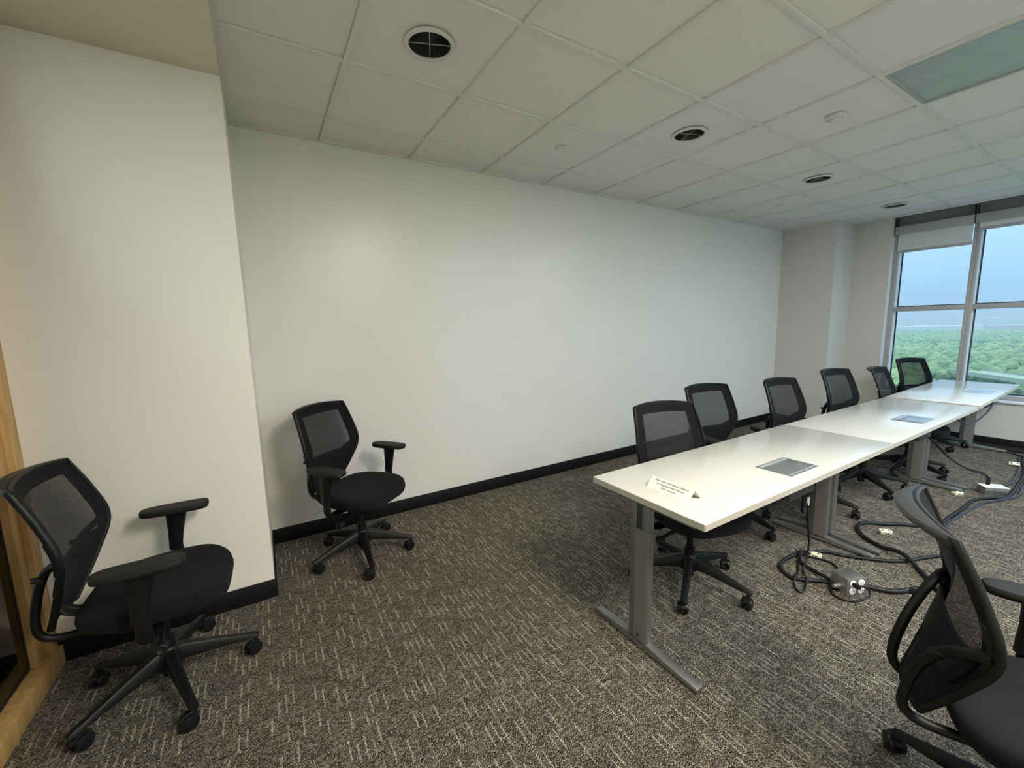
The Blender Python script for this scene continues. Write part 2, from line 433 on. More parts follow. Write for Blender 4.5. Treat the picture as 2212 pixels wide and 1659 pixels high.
def tile(x0, x1, y0, y1, hole=None):
    key = (round(x1 - x0, 4), round(y0 - y1, 4), hole)
    cx, cy = (x0 + x1) / 2, (y0 + y1) / 2
    if key not in tile_mesh:
        bm = bmesh.new(); hx, hy = (x1 - x0) / 2, (y0 - y1) / 2
        if not hole: add_box(bm, -hx, hx, -hy, hy, 0, .016, .002, 1)
        else:
            N = 48; A, B_, C_, D_ = [], [], [], []
            for k in range(N):
                a = 2 * PI * k / N; c, s = math.cos(a), math.sin(a); q = min(hx / max(abs(c), 1e-6), hy / max(abs(s), 1e-6))
                # snap corners
                A.append((c * q, s * q, 0)); B_.append((c * hole, s * hole, 0)); C_.append((c * hole, s * hole, .016))
            add_loft(bm, [A, B_, C_], cap=False)
        bmesh.ops.recalc_face_normals(bm, faces=bm.faces)
        if hole:
            for f in bm.faces: f.normal_flip() if (abs(f.normal.z) > .9 and f.normal.z > 0) else None
        me = bpy.data.meshes.new('ceiling_tile'); bm.to_mesh(me); bm.free(); me.materials.append(MATS['ceiling_tile'])
        tile_mesh[key] = me
    o = bpy.data.objects.new('ceiling_tile', tile_mesh[key]); COL.objects.link(o); o.parent = ceil
    o.location = (cx, cy, HC + .011)
for i in range(len(xs) - 1):
    for j in range(len(ys) - 1):
        cx, cy = (xs[i] + xs[i + 1]) / 2, (ys[j] + ys[j + 1]) / 2
        if troffer_at(cx, cy): continue
        hole = .096 if any(abs(cx - dx) < .1 and abs(cy - dy) < .1 for dx, dy in DOWN) else None
        tile(xs[i] + BW, xs[i + 1] - BW, ys[j] - BW, ys[j + 1] + BW, hole)

# ------------------------------------------------------------------ windows
wf_x0, wf_x1 = 7.24, 7.37
BAYS = [(-1.105, -1.747), (-1.806, -3.24), (-3.30, -4.445)]
ZT0, ZT1, ZB, ZH = 1.553, 1.610, .575, 2.62
for n, (ya, yb) in enumerate(BAYS):
    w = struct(empty('window_%d' % (n + 1), (7.3, (ya + yb) / 2, SILL)), ['narrow window bay beside the corner', 'wide window bay behind the table end', 'wide window bay'][n])
    def wb(name, x0, x1, y0, y1, z0, z1, m, bev=.003):
        o = box(name, x0, x1, y0, y1, z0, z1, m, None, bev); o.parent = w; o.location = tuple(-Vector(w.location)); return o
    left = ya + .055 if n == 0 else ya + .0295
    wb('jamb', wf_x0, wf_x1, ya, left, SILL, ZH, 'frame_metal')
    if n == len(BAYS) - 1: wb('jamb', wf_x0, wf_x1, yb - .055, yb, SILL, ZH, 'frame_metal')
    else: wb('mullion', wf_x0, wf_x1, yb - .0295, yb, SILL, ZH, 'frame_metal')
    wb('transom', wf_x0 + .004, wf_x1, yb, ya, ZT0, ZT1, 'frame_metal')
    wb('bottom_rail', wf_x0 + .004, wf_x1, yb, ya, SILL, ZB, 'frame_metal')
    wb('head_rail', wf_x0 + .004, wf_x1, yb, ya, ZH - .05, ZH, 'frame_metal')
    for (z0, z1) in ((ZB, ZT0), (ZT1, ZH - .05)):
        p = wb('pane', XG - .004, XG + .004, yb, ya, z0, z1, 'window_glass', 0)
        wb('jamb_lit_strip', wf_x0 + .03, XG - .012, ya - .003, ya, z0, z1, 'sill_white', 0)  # white strip that paints skylight onto the jamb's side face
        wb('gasket', XG - .012, XG - .003, ya - .016, ya, z0, z1, 'gasket_navy', 0)
        wb('gasket', XG - .012, XG - .003, yb, yb + .016, z0, z1, 'gasket_navy', 0)
        wb('gasket', XG - .012, XG - .003, yb + .016, ya - .016, z0, z0 + .012, 'gasket_navy', 0)
for n, (x0, x1) in enumerate(RB):
    w = struct(empty('window_%d' % (n + 5), ((x0 + x1) / 2, YR, SILL)), 'unseen window added opposite the long wall to bring in skylight')
    for a in ((x0, x0 + .05, SILL, 2.62), (x1 - .05, x1, SILL, 2.62)): 
        o = box('jamb', a[0], a[1], YR - .12, YR - .02, a[2], a[3], 'frame_metal', w); o.location = tuple(-Vector(w.location))
    for a in ((SILL, SILL + .05), (ZT0, ZT1), (2.57, 2.62)):
        o = box('rail', x0 + .05, x1 - .05, YR - .12, YR - .02, a[0], a[1], 'frame_metal', w); o.location = tuple(-Vector(w.location))
    o = box('pane', x0 + .05, x1 - .05, YR - .08, YR - .072, SILL + .05, 2.57, 'window_glass', w); o.location = tuple(-Vector(w.location))
struct(box('window_sill', XW - .022, 7.25, WIN_Y1, WIN_Y0, SILL - .012, SILL + .010, 'sill_white', bev=.004), 'white window sill')
struct(box('trim_1', XW - .002, 7.245, WIN_Y0 - .004, WIN_Y0, SILL + .010, 2.50, 'sill_white'), 'white window reveal')

# roller shades under the ceiling pocket
for n, (y0, y1, zb, lab) in enumerate([(-1.062, -1.752, 2.288, 'roller shade partly lowered over the narrow window bay, pale fabric'),
                                       (-1.757, -3.262, 2.432, 'roller shade rolled almost fully up at the wide window bay'),
                                       (-3.267, -4.46, 2.42, 'roller shade farthest from the corner, rolled up')]):
    sh = tag(empty('roller_shade', (7.2, (y0 + y1) / 2, 2.5)), lab, 'roller shade', 'roller shades')
    def sb(name, *a, **k):
        o = box(name, *a, **k); o.parent = sh; o.location = tuple(-Vector(sh.location)); return o
    sb('fascia', 7.19, 7.20, y1 + .002, y0 - .002, 2.517, 2.614, 'fascia_grey', bev=.002)
    sb('roller_tube', 7.215, 7.245, y1 + .01, y0 - .01, 2.545, 2.59, 'shade_fabric', bev=.012)
    sb('end_bracket', 7.192, 7.26, y0 - .012, y0 - .006, 2.52, 2.72, 'leg_dark')
    sb('end_bracket', 7.192, 7.26, y1 + .006, y1 + .012, 2.52, 2.72, 'leg_dark')
    sb('fabric', 7.226, 7.2275, y1 + .008, y0 - .03, zb + .03, 2.56, 'shade_fabric')
    sb('hem_bar', 7.222, 7.232, y1 + .008, y0 - .03, zb, zb + .034, 'hem_grey', bev=.002)

# ------------------------------------------------------------------ wood-framed glass beside the entrance
pw = struct(empty('window_4', (-.80, -1.4, 0)), 'maple-framed interior glass panel beside the entrance')
def pb(name, *a, **k):
    o = box(name, *a, **k); o.parent = pw; o.location = tuple(-Vector(pw.location)); return o
pb('post', XB, -.757, -.735, PIER_Y, .0, HC - .05, 'maple_wood', bev=.003)
pb('inner_stop', XB, -.776, -.795, -.735, .07, HC - .05, 'maple_wood', bev=.002)
pb('bottom_rail', XB, -.742, -2.3, -.663, 0, .088, 'maple_wood', bev=.003)
pb('inner_rail', XB, -.812, -2.3, -.795, .088, .100, 'maple_wood', bev=.002)
pb('gasket', -.810, -.802, -.800, -.795, .088, HC - .05, 'slot_dark')
pb('gasket', -.810, -.802, -2.3, -.800, .088, .094, 'slot_dark')
pb('pane', -.808, -.805, -2.3, -.800, .094, HC - .06, 'partition_glass')
struct(box('wall_corridor', XB - 1.6, XB - 1.5, -3.2, .2, 0, HC, 'entry_paint'))
struct(box('ceiling_corridor', XB - 1.6, XB - .3, -3.2, .2, HC - .05, HC + .05, 'ceiling_tile'))
struct(box('floor_corridor', XB - 1.6, XB - .3, -3.2, .2, -.12, 0, 'carpet'))
struct(box('wall_corridor_end', XB - 1.6, XB - .14, -3.3, -3.2, 0, HC + .05, 'entry_paint'))
pb('post', XB, -.757, -2.36, -2.3, 0, HC - .05, 'maple_wood', bev=.003)
ck = tag(empty('ceiling_light', (XB - .9, -1.5, HC - .05)), 'added fill light panel to brighten the corridor behind the glass', 'ceiling light', 'rectangular ceiling light panels')  # added lamp, lifts the dark view through the glass
box('frame', -.30, .30, -.60, .60, -.012, 0, 'frame_metal', ck, bev=.002); box('lens', -.28, .28, -.58, .58, -.016, -.012, 'lens_fill_dim', ck)

# ------------------------------------------------------------------ ceiling fittings
dl_labels = ['large round downlight above the lone chair by the wall', 'round recessed downlight over the first table, second from the entrance', 'round recessed downlight third from the entrance', 'small-looking round downlight nearest the window']
for k, (x, y) in enumerate(DOWN):
    d = tag(empty('downlight', (x, y, HC)), dl_labels[k], 'downlight', 'round recessed downlights')
    lathe('trim_ring', [(.094, .006), (.092, -.002), (.097, -.007), (.106, -.006), (.111, .0), (.111, .005)], 'light_trim', d, 40, cap=False)
    lathe('reflector', [(.0935, .004), (.090, .04), (.078, .09), (.055, .12), (.0, .122)], 'light_reflector', d, 40, cap=False)
    box('blade', -.092, .092, -.0012, .0012, .004, .009, 'light_blade', d, M=Matrix.Rotation(math.radians(69), 4, 'Z'))
    box('blade', -.092, .092, -.0012, .0012, .004, .009, 'light_blade', d, M=Matrix.Rotation(math.radians(-20), 4, 'Z'))
tr_labels = ['lit ceiling light panel over the near table end', 'unlit ceiling light panel with frosted lens above the middle table', 'added fill light panel near the opposite wall, out of view', 'added cool fill light panel in the corner by both window walls', 'bright ceiling light panel behind the chair seen from behind']  # opposite-wall and corner panels are added daylight fill, out of view
for k, (x, y, lit) in enumerate(TROFF):
    t = tag(empty('ceiling_light', (x, y, HC)), tr_labels[k], 'ceiling light', 'rectangular ceiling light panels')
    a, L_ = BW, G - BW
    bm = bmesh.new()
    add_box(bm, a, L_, -2 * G + BW, -2 * G + BW + .016, .0006, .03, .002, 1); add_box(bm, a, L_, -BW - .016, -BW, .0006, .03, .002, 1)
    add_box(bm, a, a + .016, -2 * G + BW + .016, -BW - .016, .0006, .03, .002, 1); add_box(bm, L_ - .016, L_, -2 * G + BW + .016, -BW - .016, .0006, .03, .002, 1)
    finish('frame', bm, 'frame_metal', t)
    box('lens', a + .016, L_ - .016, -2 * G + BW + .016, -BW - .016, .008, .012, ['lens_lit', '', 'lens_fill_dim', 'lens_fill', 'lens_warm'][k] if lit else 'lens_off', t)
    box('housing', a + .01, L_ - .01, -2 * G + BW + .01, -BW - .01, .03, .10, 'pocket_grey', t)
for (x, y, lab) in [(2.118, -.69, 'flat white sprinkler cover in the ceiling tile near the long wall'), (5.167, -.655, 'tiny flat white sprinkler cover near the corner column')]:
    s = tag(lathe('sprinkler_cover', [(.0, .006), (.040, .006), (.042, .0), (.040, -.004), (.0, -.005)], 'sprinkler_white', None, 24, cap=False), lab, 'sprinkler', 'concealed ceiling sprinklers')
    s.location = (x, y, HC + .002)
s = tag(empty('smoke_detector', (3.352, -1.876, HC)), 'small round white smoke detector on a ceiling tile', 'smoke detector')
lathe('base_plate', [(.0, .008), (.055, .008), (.056, -.006), (.05, -.010), (.0, -.010)], 'sprinkler_white', s, 28, cap=False)
lathe('sensor_head', [(.030, -.010), (.032, -.022), (.026, -.030), (.0, -.032)], 'sprinkler_white', s, 24, cap=False)
op = tag(empty('wall_outlet', (XW, -.838, .475)), 'white outlet plate low on the wall beside the window', 'outlet')
box('cover_plate', -.005, 0, -.035, .035, -.057, .057, 'outlet_white', op, bev=.002)
for z in (-.02, .02): box('socket', -.0075, -.005, -.015, .015, z - .014, z + .014, 'outlet_ivory', op, bev=.002)

# ------------------------------------------------------------------ tables
def make_leg_parts(t, x0, top, flip):
    """one T leg: foot, channel column, twin inner posts and bracket; x0..x0+.042 across, table near edge at y=0"""
    W = .042
    # foot: a tapered bar, its top rounded
    bm = bmesh.new(); rings = []
    for (y, zb, zt) in ((.018, .012, .026), (.03, .010, .030), (.20, .008, .040), (.265, .008, .046), (.39, .008, .046), (.45, .008, .040), (.585, .010, .030), (.597, .012, .026)):
        ring = []
        for k in range(9):
            a = PI * k / 8
            ring.append((x0 + W / 2 - math.cos(a) * W / 2, y, zb + (zt - zb) * (.72 + .28 * math.sin(a))))
        ring += [(x0 + W, y, zb), (x0, y, zb)]
        rings.append(ring)
    add_loft(bm, rings); finish('foot', bm, 'leg_silver', t, 40)
    for y in (.06, .55):
        o = lathe('glide', [(.014, .0), (.016, .004), (.016, .014), (.0, .014)], 'leg_dark', t, 12, (x0 + W / 2, y, 0), cap=False)
    # column sleeve: channel with rounded near edge and a raised rib on each side
    y0, y1, zt = .272, .385, .572
    bm = bmesh.new(); rings = []
    prof = [(x0, y0 + .012), (x0 + .006, y0 + .003), (x0 + .014, y0), (x0 + W - .014, y0), (x0 + W - .006, y0 + .003), (x0 + W, y0 + .012),
            (x0 + W, y0 + .070), (x0 + W + .002, y0 + .074), (x0 + W, y0 + .078), (x0 + W, y1 - .012), (x0 + W - .006, y1 - .003), (x0 + W - .014, y1), (x0 + .014, y1), (x0 + .006, y1 - .003), (x0, y1 - .012),
            (x0, y0 + .078), (x0 - .002, y0 + .074), (x0, y0 + .070)]
    add_loft(bm, [[(px, py, z) for (px, py) in prof] for z in (.03, zt)]); finish('column', bm, 'leg_silver', t, 40)
    bx = x0 - .001 if not flip else x0 + W + .001
    lathe('bolt', [(.009, -.003), (.009, .003), (.006, .005), (.0, .005)], 'leg_dark', t, 10, M=Matrix.Translation((bx, y0 + .05, .062)) @ Matrix.Rotation(PI / 2 * (1 if flip else -1), 4, 'Y'), cap=False)
    box('inner_post', x0 + .004, x0 + W - .004, y0 + .003, y0 + .045, .45, top - .03, 'leg_silver', t, bev=.006)
    box('inner_post', x0 + .004, x0 + W - .004, y1 - .040, y1 - .003, .45, top - .03, 'leg_silver', t, bev=.006)
    box('slot_filler', x0 + .010, x0 + W - .010, y0 + .044, y1 - .039, .52, top - .05, 'leg_dark', t)
    box('top_bracket', x0 + .002, x0 + W - .002, .06, .54, top - .052, top - .03, 'leg_silver', t, bev=.003)

def make_table(x, y, rz, L_, top, label, hatch_x):
    t = tag(empty('conference_table', (x, y, 0), math.radians(rz)), label, 'table', 'white tables pushed end to end')
    box('tabletop', 0, L_, 0, .598, top - .0296, top, 'table_laminate', t, bev=.0022)
    bm = bmesh.new()
    add_box(bm, -.0012, .0006, .002, .596, top - .028, top - .0025); add_box(bm, L_ - .0006, L_ + .0012, .002, .596, top - .028, top - .0025)
    add_box(bm, .002, L_ - .002, -.0012, .0006, top - .028, top - .0025); add_box(bm, .002, L_ - .002, .5975, .5992, top - .028, top - .0025)
    finish('edge_band', bm, 'table_edge', t)
    make_leg_parts(t, .024, top, False)
    make_leg_parts(t, L_ - .066, top, True)
    box('cross_beam', .07, L_ - .07, .31, .35, top - .07, top - .03, 'leg_dark', t, bev=.003)
    h = box('cable_hatch', hatch_x, hatch_x + .27, .062, .232, top, top + .0025, 'hatch_aluminium', t, bev=.001)
    h['label'] = 'grey aluminium cable hatch'
    box('finger_pull', hatch_x + .012, hatch_x + .258, .204, .226, top + .0026, top + .0042, 'hatch_light', h, bev=.0008)
    box('hinge_line', hatch_x + .004, hatch_x + .266, .074, .080, top + .0026, top + .0034, 'hatch_light', h)
    box('socket_tray', hatch_x + .01, hatch_x + .26, .07, .225, top - .13, top - .031, 'leg_dark', t, bev=.004)
    return t
T1 = make_table(1.477, -2.331, .0, 1.815, .735, 'white table nearest the entrance with the paper notice on it', .758)
T2 = make_table(3.296, -2.331, .0, 1.828, .735, 'white table in the middle of the row with pale edge', .728)
T3 = make_table(5.145, -2.333, 1.6, 1.83, .7405, 'white table at the window end, reflecting the sky', .80)

# paper notice
card = tag(empty('tent_card', (1.631, -2.073, .735), 0), 'folded white paper notice standing on the near table', 'sign')
cl, ch_, cw = .1075, .0445, .043
def sheet(name, sgn):
    bm = bmesh.new(); n = Vector((sgn * ch_, 0, cw)).normalized() * .0006
    base = [Vector((sgn * cw, -cl, .0008)), Vector((sgn * cw, cl, .0008)), Vector((0, cl, ch_)), Vector((0, -cl, ch_))]
    add_loft(bm, [[p for p in base], [p - n for p in base]]); return finish(name, bm, 'paper', card, 0)
front = sheet('front_panel', -1); sheet('rear_panel', 1)
slope = math.atan2(ch_, cw)
for k, (txt, sz) in enumerate((('Do not remove chairs', .0132), ('or equipment from', .0132), ('this room.', .0132))):
    cu = bpy.data.curves.new('lettering', 'FONT'); cu.body = txt; cu.size = sz; cu.align_x = 'CENTER'; cu.align_y = 'CENTER'; cu.offset = .00018; cu.extrude = .00015
    cu.materials.append(MATS['ink'])
    o = bpy.data.objects.new('lettering', cu); COL.objects.link(o); o.parent = front
    d = (.20 + .25 * k)                                   # share of the way down the front panel
    nrm = Vector((-ch_, 0, cw)).normalized()
    pos = Vector((-cw * d, 0, ch_ * (1 - d))) + nrm * .0007
    bpy.context.view_layer.update(); tm = bpy.data.meshes.new_from_object(o.evaluated_get(bpy.context.evaluated_depsgraph_get()))
    bpy.data.objects.remove(o); o = link('lettering', tm, 'ink', front, 0)
    # text x axis -> -Y, text y axis -> up the slope
    xa = Vector((0, -1, 0)); ya_ = Vector((cw, 0, ch_)).normalized(); za = xa.cross(ya_)
    o.matrix_local = Matrix.Translation(pos) @ Matrix((xa, ya_, za)).transposed().to_4x4() @ Matrix.Diagonal((1.42, 1, 1, 1))

# ------------------------------------------------------------------ office chairs
def interp(ts, vs, t):
    for i in range(len(ts) - 1):
        if t <= ts[i + 1] or i == len(ts) - 2:
            p0 = vs[max(i - 1, 0)]; p1 = vs[i]; p2 = vs[i + 1]; p3 = vs[min(i + 2, len(vs) - 1)]
            u = (t - ts[i]) / (ts[i + 1] - ts[i])
            return .5 * ((2 * p1) + (-p0 + p2) * u + (2 * p0 - 5 * p1 + 4 * p2 - p3) * u * u + (-p0 + 3 * p1 - 3 * p2 + p3) * u ** 3)
BT = [0, .27, .51, .755, 1.0]
BX = [-.272, -.214, -.178, -.212, -.268]
BZ = [.432, .580, .712, .845, .978]
BWd = [.105, .176, .223, .217, .203]
def back_pt(u, t, off=0.0):
    x = interp(BT, BX, t) - .042 * (1 - u * u) * (.45 + .55 * t)
    z = interp(BT, BZ, t) + .012 * (1 - u * u) * max(0, (t - .7) / .3)
    return Vector((x - off, u * interp(BT, BWd, t), z))

def make_chair():
    root = empty('office_chair')
    up, low = [], []
    def U(o): up.append(o); return o
    # ---- backrest shell: opaque border and see-through centre from one grid
    NU, NT = 28, 28
    us = [-1 + 2 * i / NU for i in range(NU + 1)]; ts = [j / NT for j in range(NT + 1)]
    def patch(name, inside, m, thick):
        bm = bmesh.new(); V = {}; uvl = bm.loops.layers.uv.new('UVMap'); uvs = {}
        def v(i, j, k):
            if (i, j, k) not in V:
                p = back_pt(us[i], ts[j], thick * k); V[(i, j, k)] = bm.verts.new(p); uvs[V[(i, j, k)]] = (p.y, ts[j] * .5)
            return V[(i, j, k)]
        for i in range(NU):
            for j in range(NT):
                uc, tcn = (us[i] + us[i + 1]) / 2, (ts[j] + ts[j + 1]) / 2
                ins = abs(uc) < .72 and .34 < tcn < .895
                if ins != inside: continue
                layers = (0,) if thick == 0 else (0, 1)
                for k in layers:
                    q = [v(i, j, k), v(i + 1, j, k), v(i + 1, j + 1, k), v(i, j + 1, k)]
                    f = bm.faces.new(q if k == 0 else q[::-1])
                    for lp in f.loops: lp[uvl].uv = uvs[lp.vert]
        return finish(name, bm, m, root, 60, normals=False)
    U(patch('border_fabric', False, 'chair_fabric', .004))
    U(patch('mesh_panel', True, 'mesh_cloth', 0))
    # rim
    loop = [back_pt(-1, t, .004) for t in ts] + [back_pt(u, 1, .004) for u in us[1:-1]] + [back_pt(1, t, .004) for t in ts[::-1]] + [back_pt(u, 0, .004) for u in us[::-1][1:-1]]
    bm = bmesh.new(); n = len(loop); rings = []
    cen = back_pt(0, .5)
    for i, p in enumerate(loop):
        t = (loop[(i + 1) % n] - loop[i - 1]).normalized()
        o_ = Vector((0, p.y - cen.y, p.z - cen.z)); o_ = (o_ - t * o_.dot(t)).normalized(); b_ = t.cross(o_)
        rings.append([p + o_ * (.0075 * math.cos(2 * PI * k / 8)) + b_ * (.011 * math.sin(2 * PI * k / 8)) for k in range(8)])
    rings.append(rings[0]); R = add_loft(bm, rings, cap=False); bmesh.ops.remove_doubles(bm, verts=bm.verts, dist=1e-5)
    U(finish('back_frame', bm, 'chair_plastic', root, 50))
    # top lip rolling back
    bm = bmesh.new(); rings = []
    for u in us:
        p = back_pt(u, 1.0); d = .012 + .034 * (1 - abs(u) ** 2.2)
        rings.append([p + Vector((.004, 0, -.006)), p + Vector((.002, 0, .005)), p + Vector((-d * .5, 0, .0075)), p + Vector((-d, 0, .001)), p + Vector((-d * 1.08, 0, -.010)), p + Vector((-d * .95, 0, -.018)), p + Vector((-d * .45, 0, -.010))])
    add_loft(bm, rings); U(finish('top_rail', bm, 'chair_lip', root, 50))
    # lumbar pad behind the mesh
    bm = bmesh.new(); rows = []
    for i in range(15):
        u = -.86 + 1.72 * i / 14
        a = [back_pt(u, t, .012) for t in (.26, .32, .39, .45)]; b_ = [back_pt(u, t, .019) for t in (.45, .39, .32, .26)]
        rows.append(a + b_)
    add_loft(bm, rows); U(finish('lumbar_support', bm, 'chair_plastic', root, 50))
    # support tubes
    for s in (-1, 1):
        U(tube('support_tube', [(.02, .085 * s, .392), (-.16, .088 * s, .388), (-.262, .092 * s, .390), (-.305, .097 * s, .415), (-.312, .102 * s, .470), (-.290, .112 * s, .575), (-.250, .150 * s, .660), (-.212, .198 * s, .700), (-.190, .216 * s, .712)], .0135, 'chair_plastic', root, 8, 5))
        k = tube('lumbar_knob', [(-.252, .146 * s, .645), (-.282, .150 * s, .648)], .0105, 'chair_rubber', root, 10, 1); U(k)
        e = [back_pt(.95 * s, t, .013) for t in (.42, .48, .54, .60, .66)]
        U(tube('height_slider', [tuple(p) for p in e], [.003] + [.009] * 15 + [.003], 'chair_plastic', root, 8, 4))
    U(tube('rear_bracket', [(-.295, 0, .470), (-.26, 0, .43), (-.17, 0, .41)], .022, 'chair_plastic', root, 8, 4, .5))
    # ---- seat
    def seat_outline(sc, z, droop=1.0, dx=0.0):
        ring = []
        for k in range(40):
            a = 2 * PI * k / 40; c, s = math.cos(a), math.sin(a)
            e = .52
            x = .235 * sc * math.copysign(abs(c) ** e, c); y = .250 * sc * math.copysign(abs(s) ** e, s)
            if x < 0: y *= 1 - .16 * (x / -.235)
            else: y *= 1 - .06 * (x / .235) ** 2
            X = x + .018 + dx
            zz = z - droop * (.030 * max(0, (x - .10) / .135) ** 2) + .012 * droop * (y / .25) ** 2
            ring.append((X, y, zz))
        return ring
    bm = bmesh.new()
    add_loft(bm, [seat_outline(.80, .404, .3), seat_outline(.93, .410, .5), seat_outline(.985, .425, .8), seat_outline(1.0, .445), seat_outline(.985, .464), seat_outline(.94, .474), seat_outline(.80, .478), seat_outline(.5, .476), seat_outline(.2, .474)])
    U(finish('seat_cushion', bm, 'chair_fabric', root, 60))
    bm = bmesh.new(); add_loft(bm, [seat_outline(.55, .372, 0), seat_outline(.78, .388, .1), seat_outline(.86, .404, .3)]); U(finish('seat_pan', bm, 'chair_plastic', root, 50))
    # mechanism and levers
    bm = bmesh.new(); add_box(bm, -.115, .085, -.075, .075, .315, .382, .018, 2); add_box(bm, .05, .13, -.045, .045, .335, .382, .012, 2); U(finish('tilt_mechanism', bm, 'chair_plastic', root, 50))
    lv = U(tube('lever', [(.02, -.06, .345), (.03, -.15, .335), (.04, -.215, .318)], [.009] * 13, 'chair_plastic', root, 8, 6))
    lathe('knob_ring', [(.018, -.02), (.021, -.008), (.021, .014), (.015, .018), (.010, .012), (.0, .010)], 'chair_rubber', lv, 14, M=Matrix.Translation((.043, -.226, .314)) @ Matrix.Rotation(PI / 2, 4, 'X'), cap=False)
    # ---- arms
    for s in (-1, 1):
        bm = bmesh.new()
        rings = []
        for (y, z, wx, wy) in ((.16, .385, .030, .010), (.24, .383, .032, .011), (.276, .392, .030, .014), (.288, .42, .026, .014), (.290, .50, .022, .0135), (.290, .54, .022, .0135)):
            dz = (1 if y < .27 else 0)
            ring = []
            for k in range(10):
                a = 2 * PI * k / 10
                if dz: ring.append((.018 + wx * math.cos(a), s * y, z + wy * math.sin(a)))
                else: ring.append((.018 + wx * math.cos(a), s * (y + wy * math.sin(a)), z))
            rings.append(ring)
        # turn the corner smoothly
        rings[2] = [(.018 + .030 * math.cos(2 * PI * k / 10), s * (.272 + .012 * math.sin(2 * PI * k / 10)), .390 - .010 * math.sin(2 * PI * k / 10)) for k in range(10)]
        rings[0] = [(x, y, 2 * .385 - z) for x, y, z in rings[0]]; rings[1] = [(x, y, 2 * .383 - z) for x, y, z in rings[1]]
        add_loft(bm, rings); ap = U(finish('arm_bracket', bm, 'chair_plastic', root, 50))
        bm = bmesh.new(); rings = []
        for (z, wx, wy, ox) in ((.470, .025, .0165, .012), (.56, .030, .0185, .022), (.635, .040, .0205, .030), (.652, .052, .024, .032)):
            ring = []
            for k in range(12):
                a = 2 * PI * k / 12; c, q = math.cos(a), math.sin(a)
                ring.append((ox + wx * math.copysign(abs(c) ** .6, c), s * .290 + wy * math.copysign(abs(q) ** .6, q), z))
            rings.append(ring)
        add_loft(bm, rings); U(finish('arm_sleeve', bm, 'chair_plastic', root, 50))
        bm = bmesh.new(); rings = []
        for (z, sc) in ((.650, .86), (.653, .96), (.662, 1.0), (.671, .99), (.677, .94), (.679, .80), (.678, .4)):
            ring = []
            for k in range(28):
                a = 2 * PI * k / 28; c, q = math.cos(a), math.sin(a)
                x = .128 * math.copysign(abs(c) ** .45, c); y = .047 * math.copysign(abs(q) ** .55, q)
                if x < 0: y *= 1 - .18 * (x / -.128) ** 2
                px = (abs(x) - (1 - sc) * .04) * (1 if x > 0 else -1)
                ring.append((.030 + px, s * .285 + y * sc, z))
            rings.append(ring)
        add_loft(bm, rings); U(finish('armrest', bm, 'chair_rubber', root, 50))
    # ---- lift column and base
    low.append(lathe('gas_cylinder', [(.0, .052), (.026, .052), (.027, .19), (.027, .215), (.018, .217), (.016, .33), (.0, .33)], 'chair_plastic', root, 18, cap=False))
    low.append(lathe('base_hub', [(.028, .085), (.046, .088), (.050, .13), (.044, .165), (.032, .178), (.028, .178)], 'chair_plastic', root, 20, cap=False))
    for k in range(5):
        a = 2 * PI * k / 5
        bm = bmesh.new(); rings = []
        for (r, zt, zb, w) in ((.030, .172, .100, .024), (.065, .166, .100, .023), (.15, .142, .092, .020), (.26, .106, .076, .0165), (.312, .092, .072, .0165), (.324, .086, .072, .013)):
            ring = [(r, -w, zb + .004), (r, -w * .9, zt - .010), (r, -w * .62, zt - .002), (r, 0, zt), (r, w * .62, zt - .002), (r, w * .9, zt - .010), (r, w, zb + .004), (r, w * .7, zb), (r, -w * .7, zb)]
            rings.append(ring)
        add_loft(bm, rings); bmesh.ops.rotate(bm, cent=(0, 0, 0), matrix=Matrix.Rotation(a, 3, 'Z'), verts=bm.verts)
        lg = finish('base_leg', bm, 'chair_plastic', root, 40); low.append(lg)
        # twin-wheel caster
        sw = a + [.7, 2.4, -1.2, .2, 1.6][k]
        cx, cy = .308 * math.cos(a), .308 * math.sin(a)
        M = Matrix.Translation((cx, cy, 0)) @ Matrix.Rotation(sw, 4, 'Z') @ Matrix.Translation((-.018, 0, 0))
        bm = bmesh.new()
        for s in (-1, 1):
            add_lathe(bm, [(.0, .004), (.012, .006), (.022, .007), (.0265, .0075), (.0295, .010), (.030, .018), (.028, .0235), (.020, .026), (.008, .0262), (.0, .0262)], 18, M=M @ Matrix.Translation((0, 0, .030)) @ Matrix.Rotation(-s * PI / 2, 4, 'X'))
        add_lathe(bm, [(.0, -.006), (.015, -.006), (.015, .006), (.0, .006)], 10, M=M @ Matrix.Translation((0, 0, .030)) @ Matrix.Rotation(PI / 2, 4, 'X'))
        cs = finish('caster', bm, 'caster_black', lg, 40)
        bm = bmesh.new()
        arc = [(.031 + .004) * 1.0 for _ in range(1)]
        rings = []
        for j in range(8):
            th = math.radians(20 + 130 * j / 7)
            r0, r1 = .0305, .0355
            rings.append([M @ Vector((r * math.cos(th), y, .030 + r * math.sin(th))) for (r, y) in ((r0, -.010), (r1, -.008), (r1, .008), (r0, .010))])
        add_loft(bm, rings); add_lathe(bm, [(.0, .055), (.010, .055), (.010, .078), (.0, .078)], 10, (cx, cy, 0))
        finish('caster_hood', bm, 'caster_black', lg, 40)
    return root, up
CH0, UPS = make_chair()
UP_NAMES = {o.name for o in UPS}
def place_chair(first, x, y, face, base, label, dz=0.0, arm_dz=0.0):
    if first: r = CH0
    else: r = dup(CH0)
    tag(r, label, 'chair', 'black mesh office chairs')
    r.location = (x, y, 0); r.rotation_euler = (0, 0, math.radians(base))
    for c in r.children:
        nm = c.name.split('.')[0]
        if nm in UPN:
            c.rotation_euler = (0, 0, math.radians(face - base))
            c.location = (0, 0, dz + (arm_dz if nm in ('armrest', 'arm_sleeve') else 0))
    return r
UPN = {n.split('.')[0] for n in UP_NAMES}
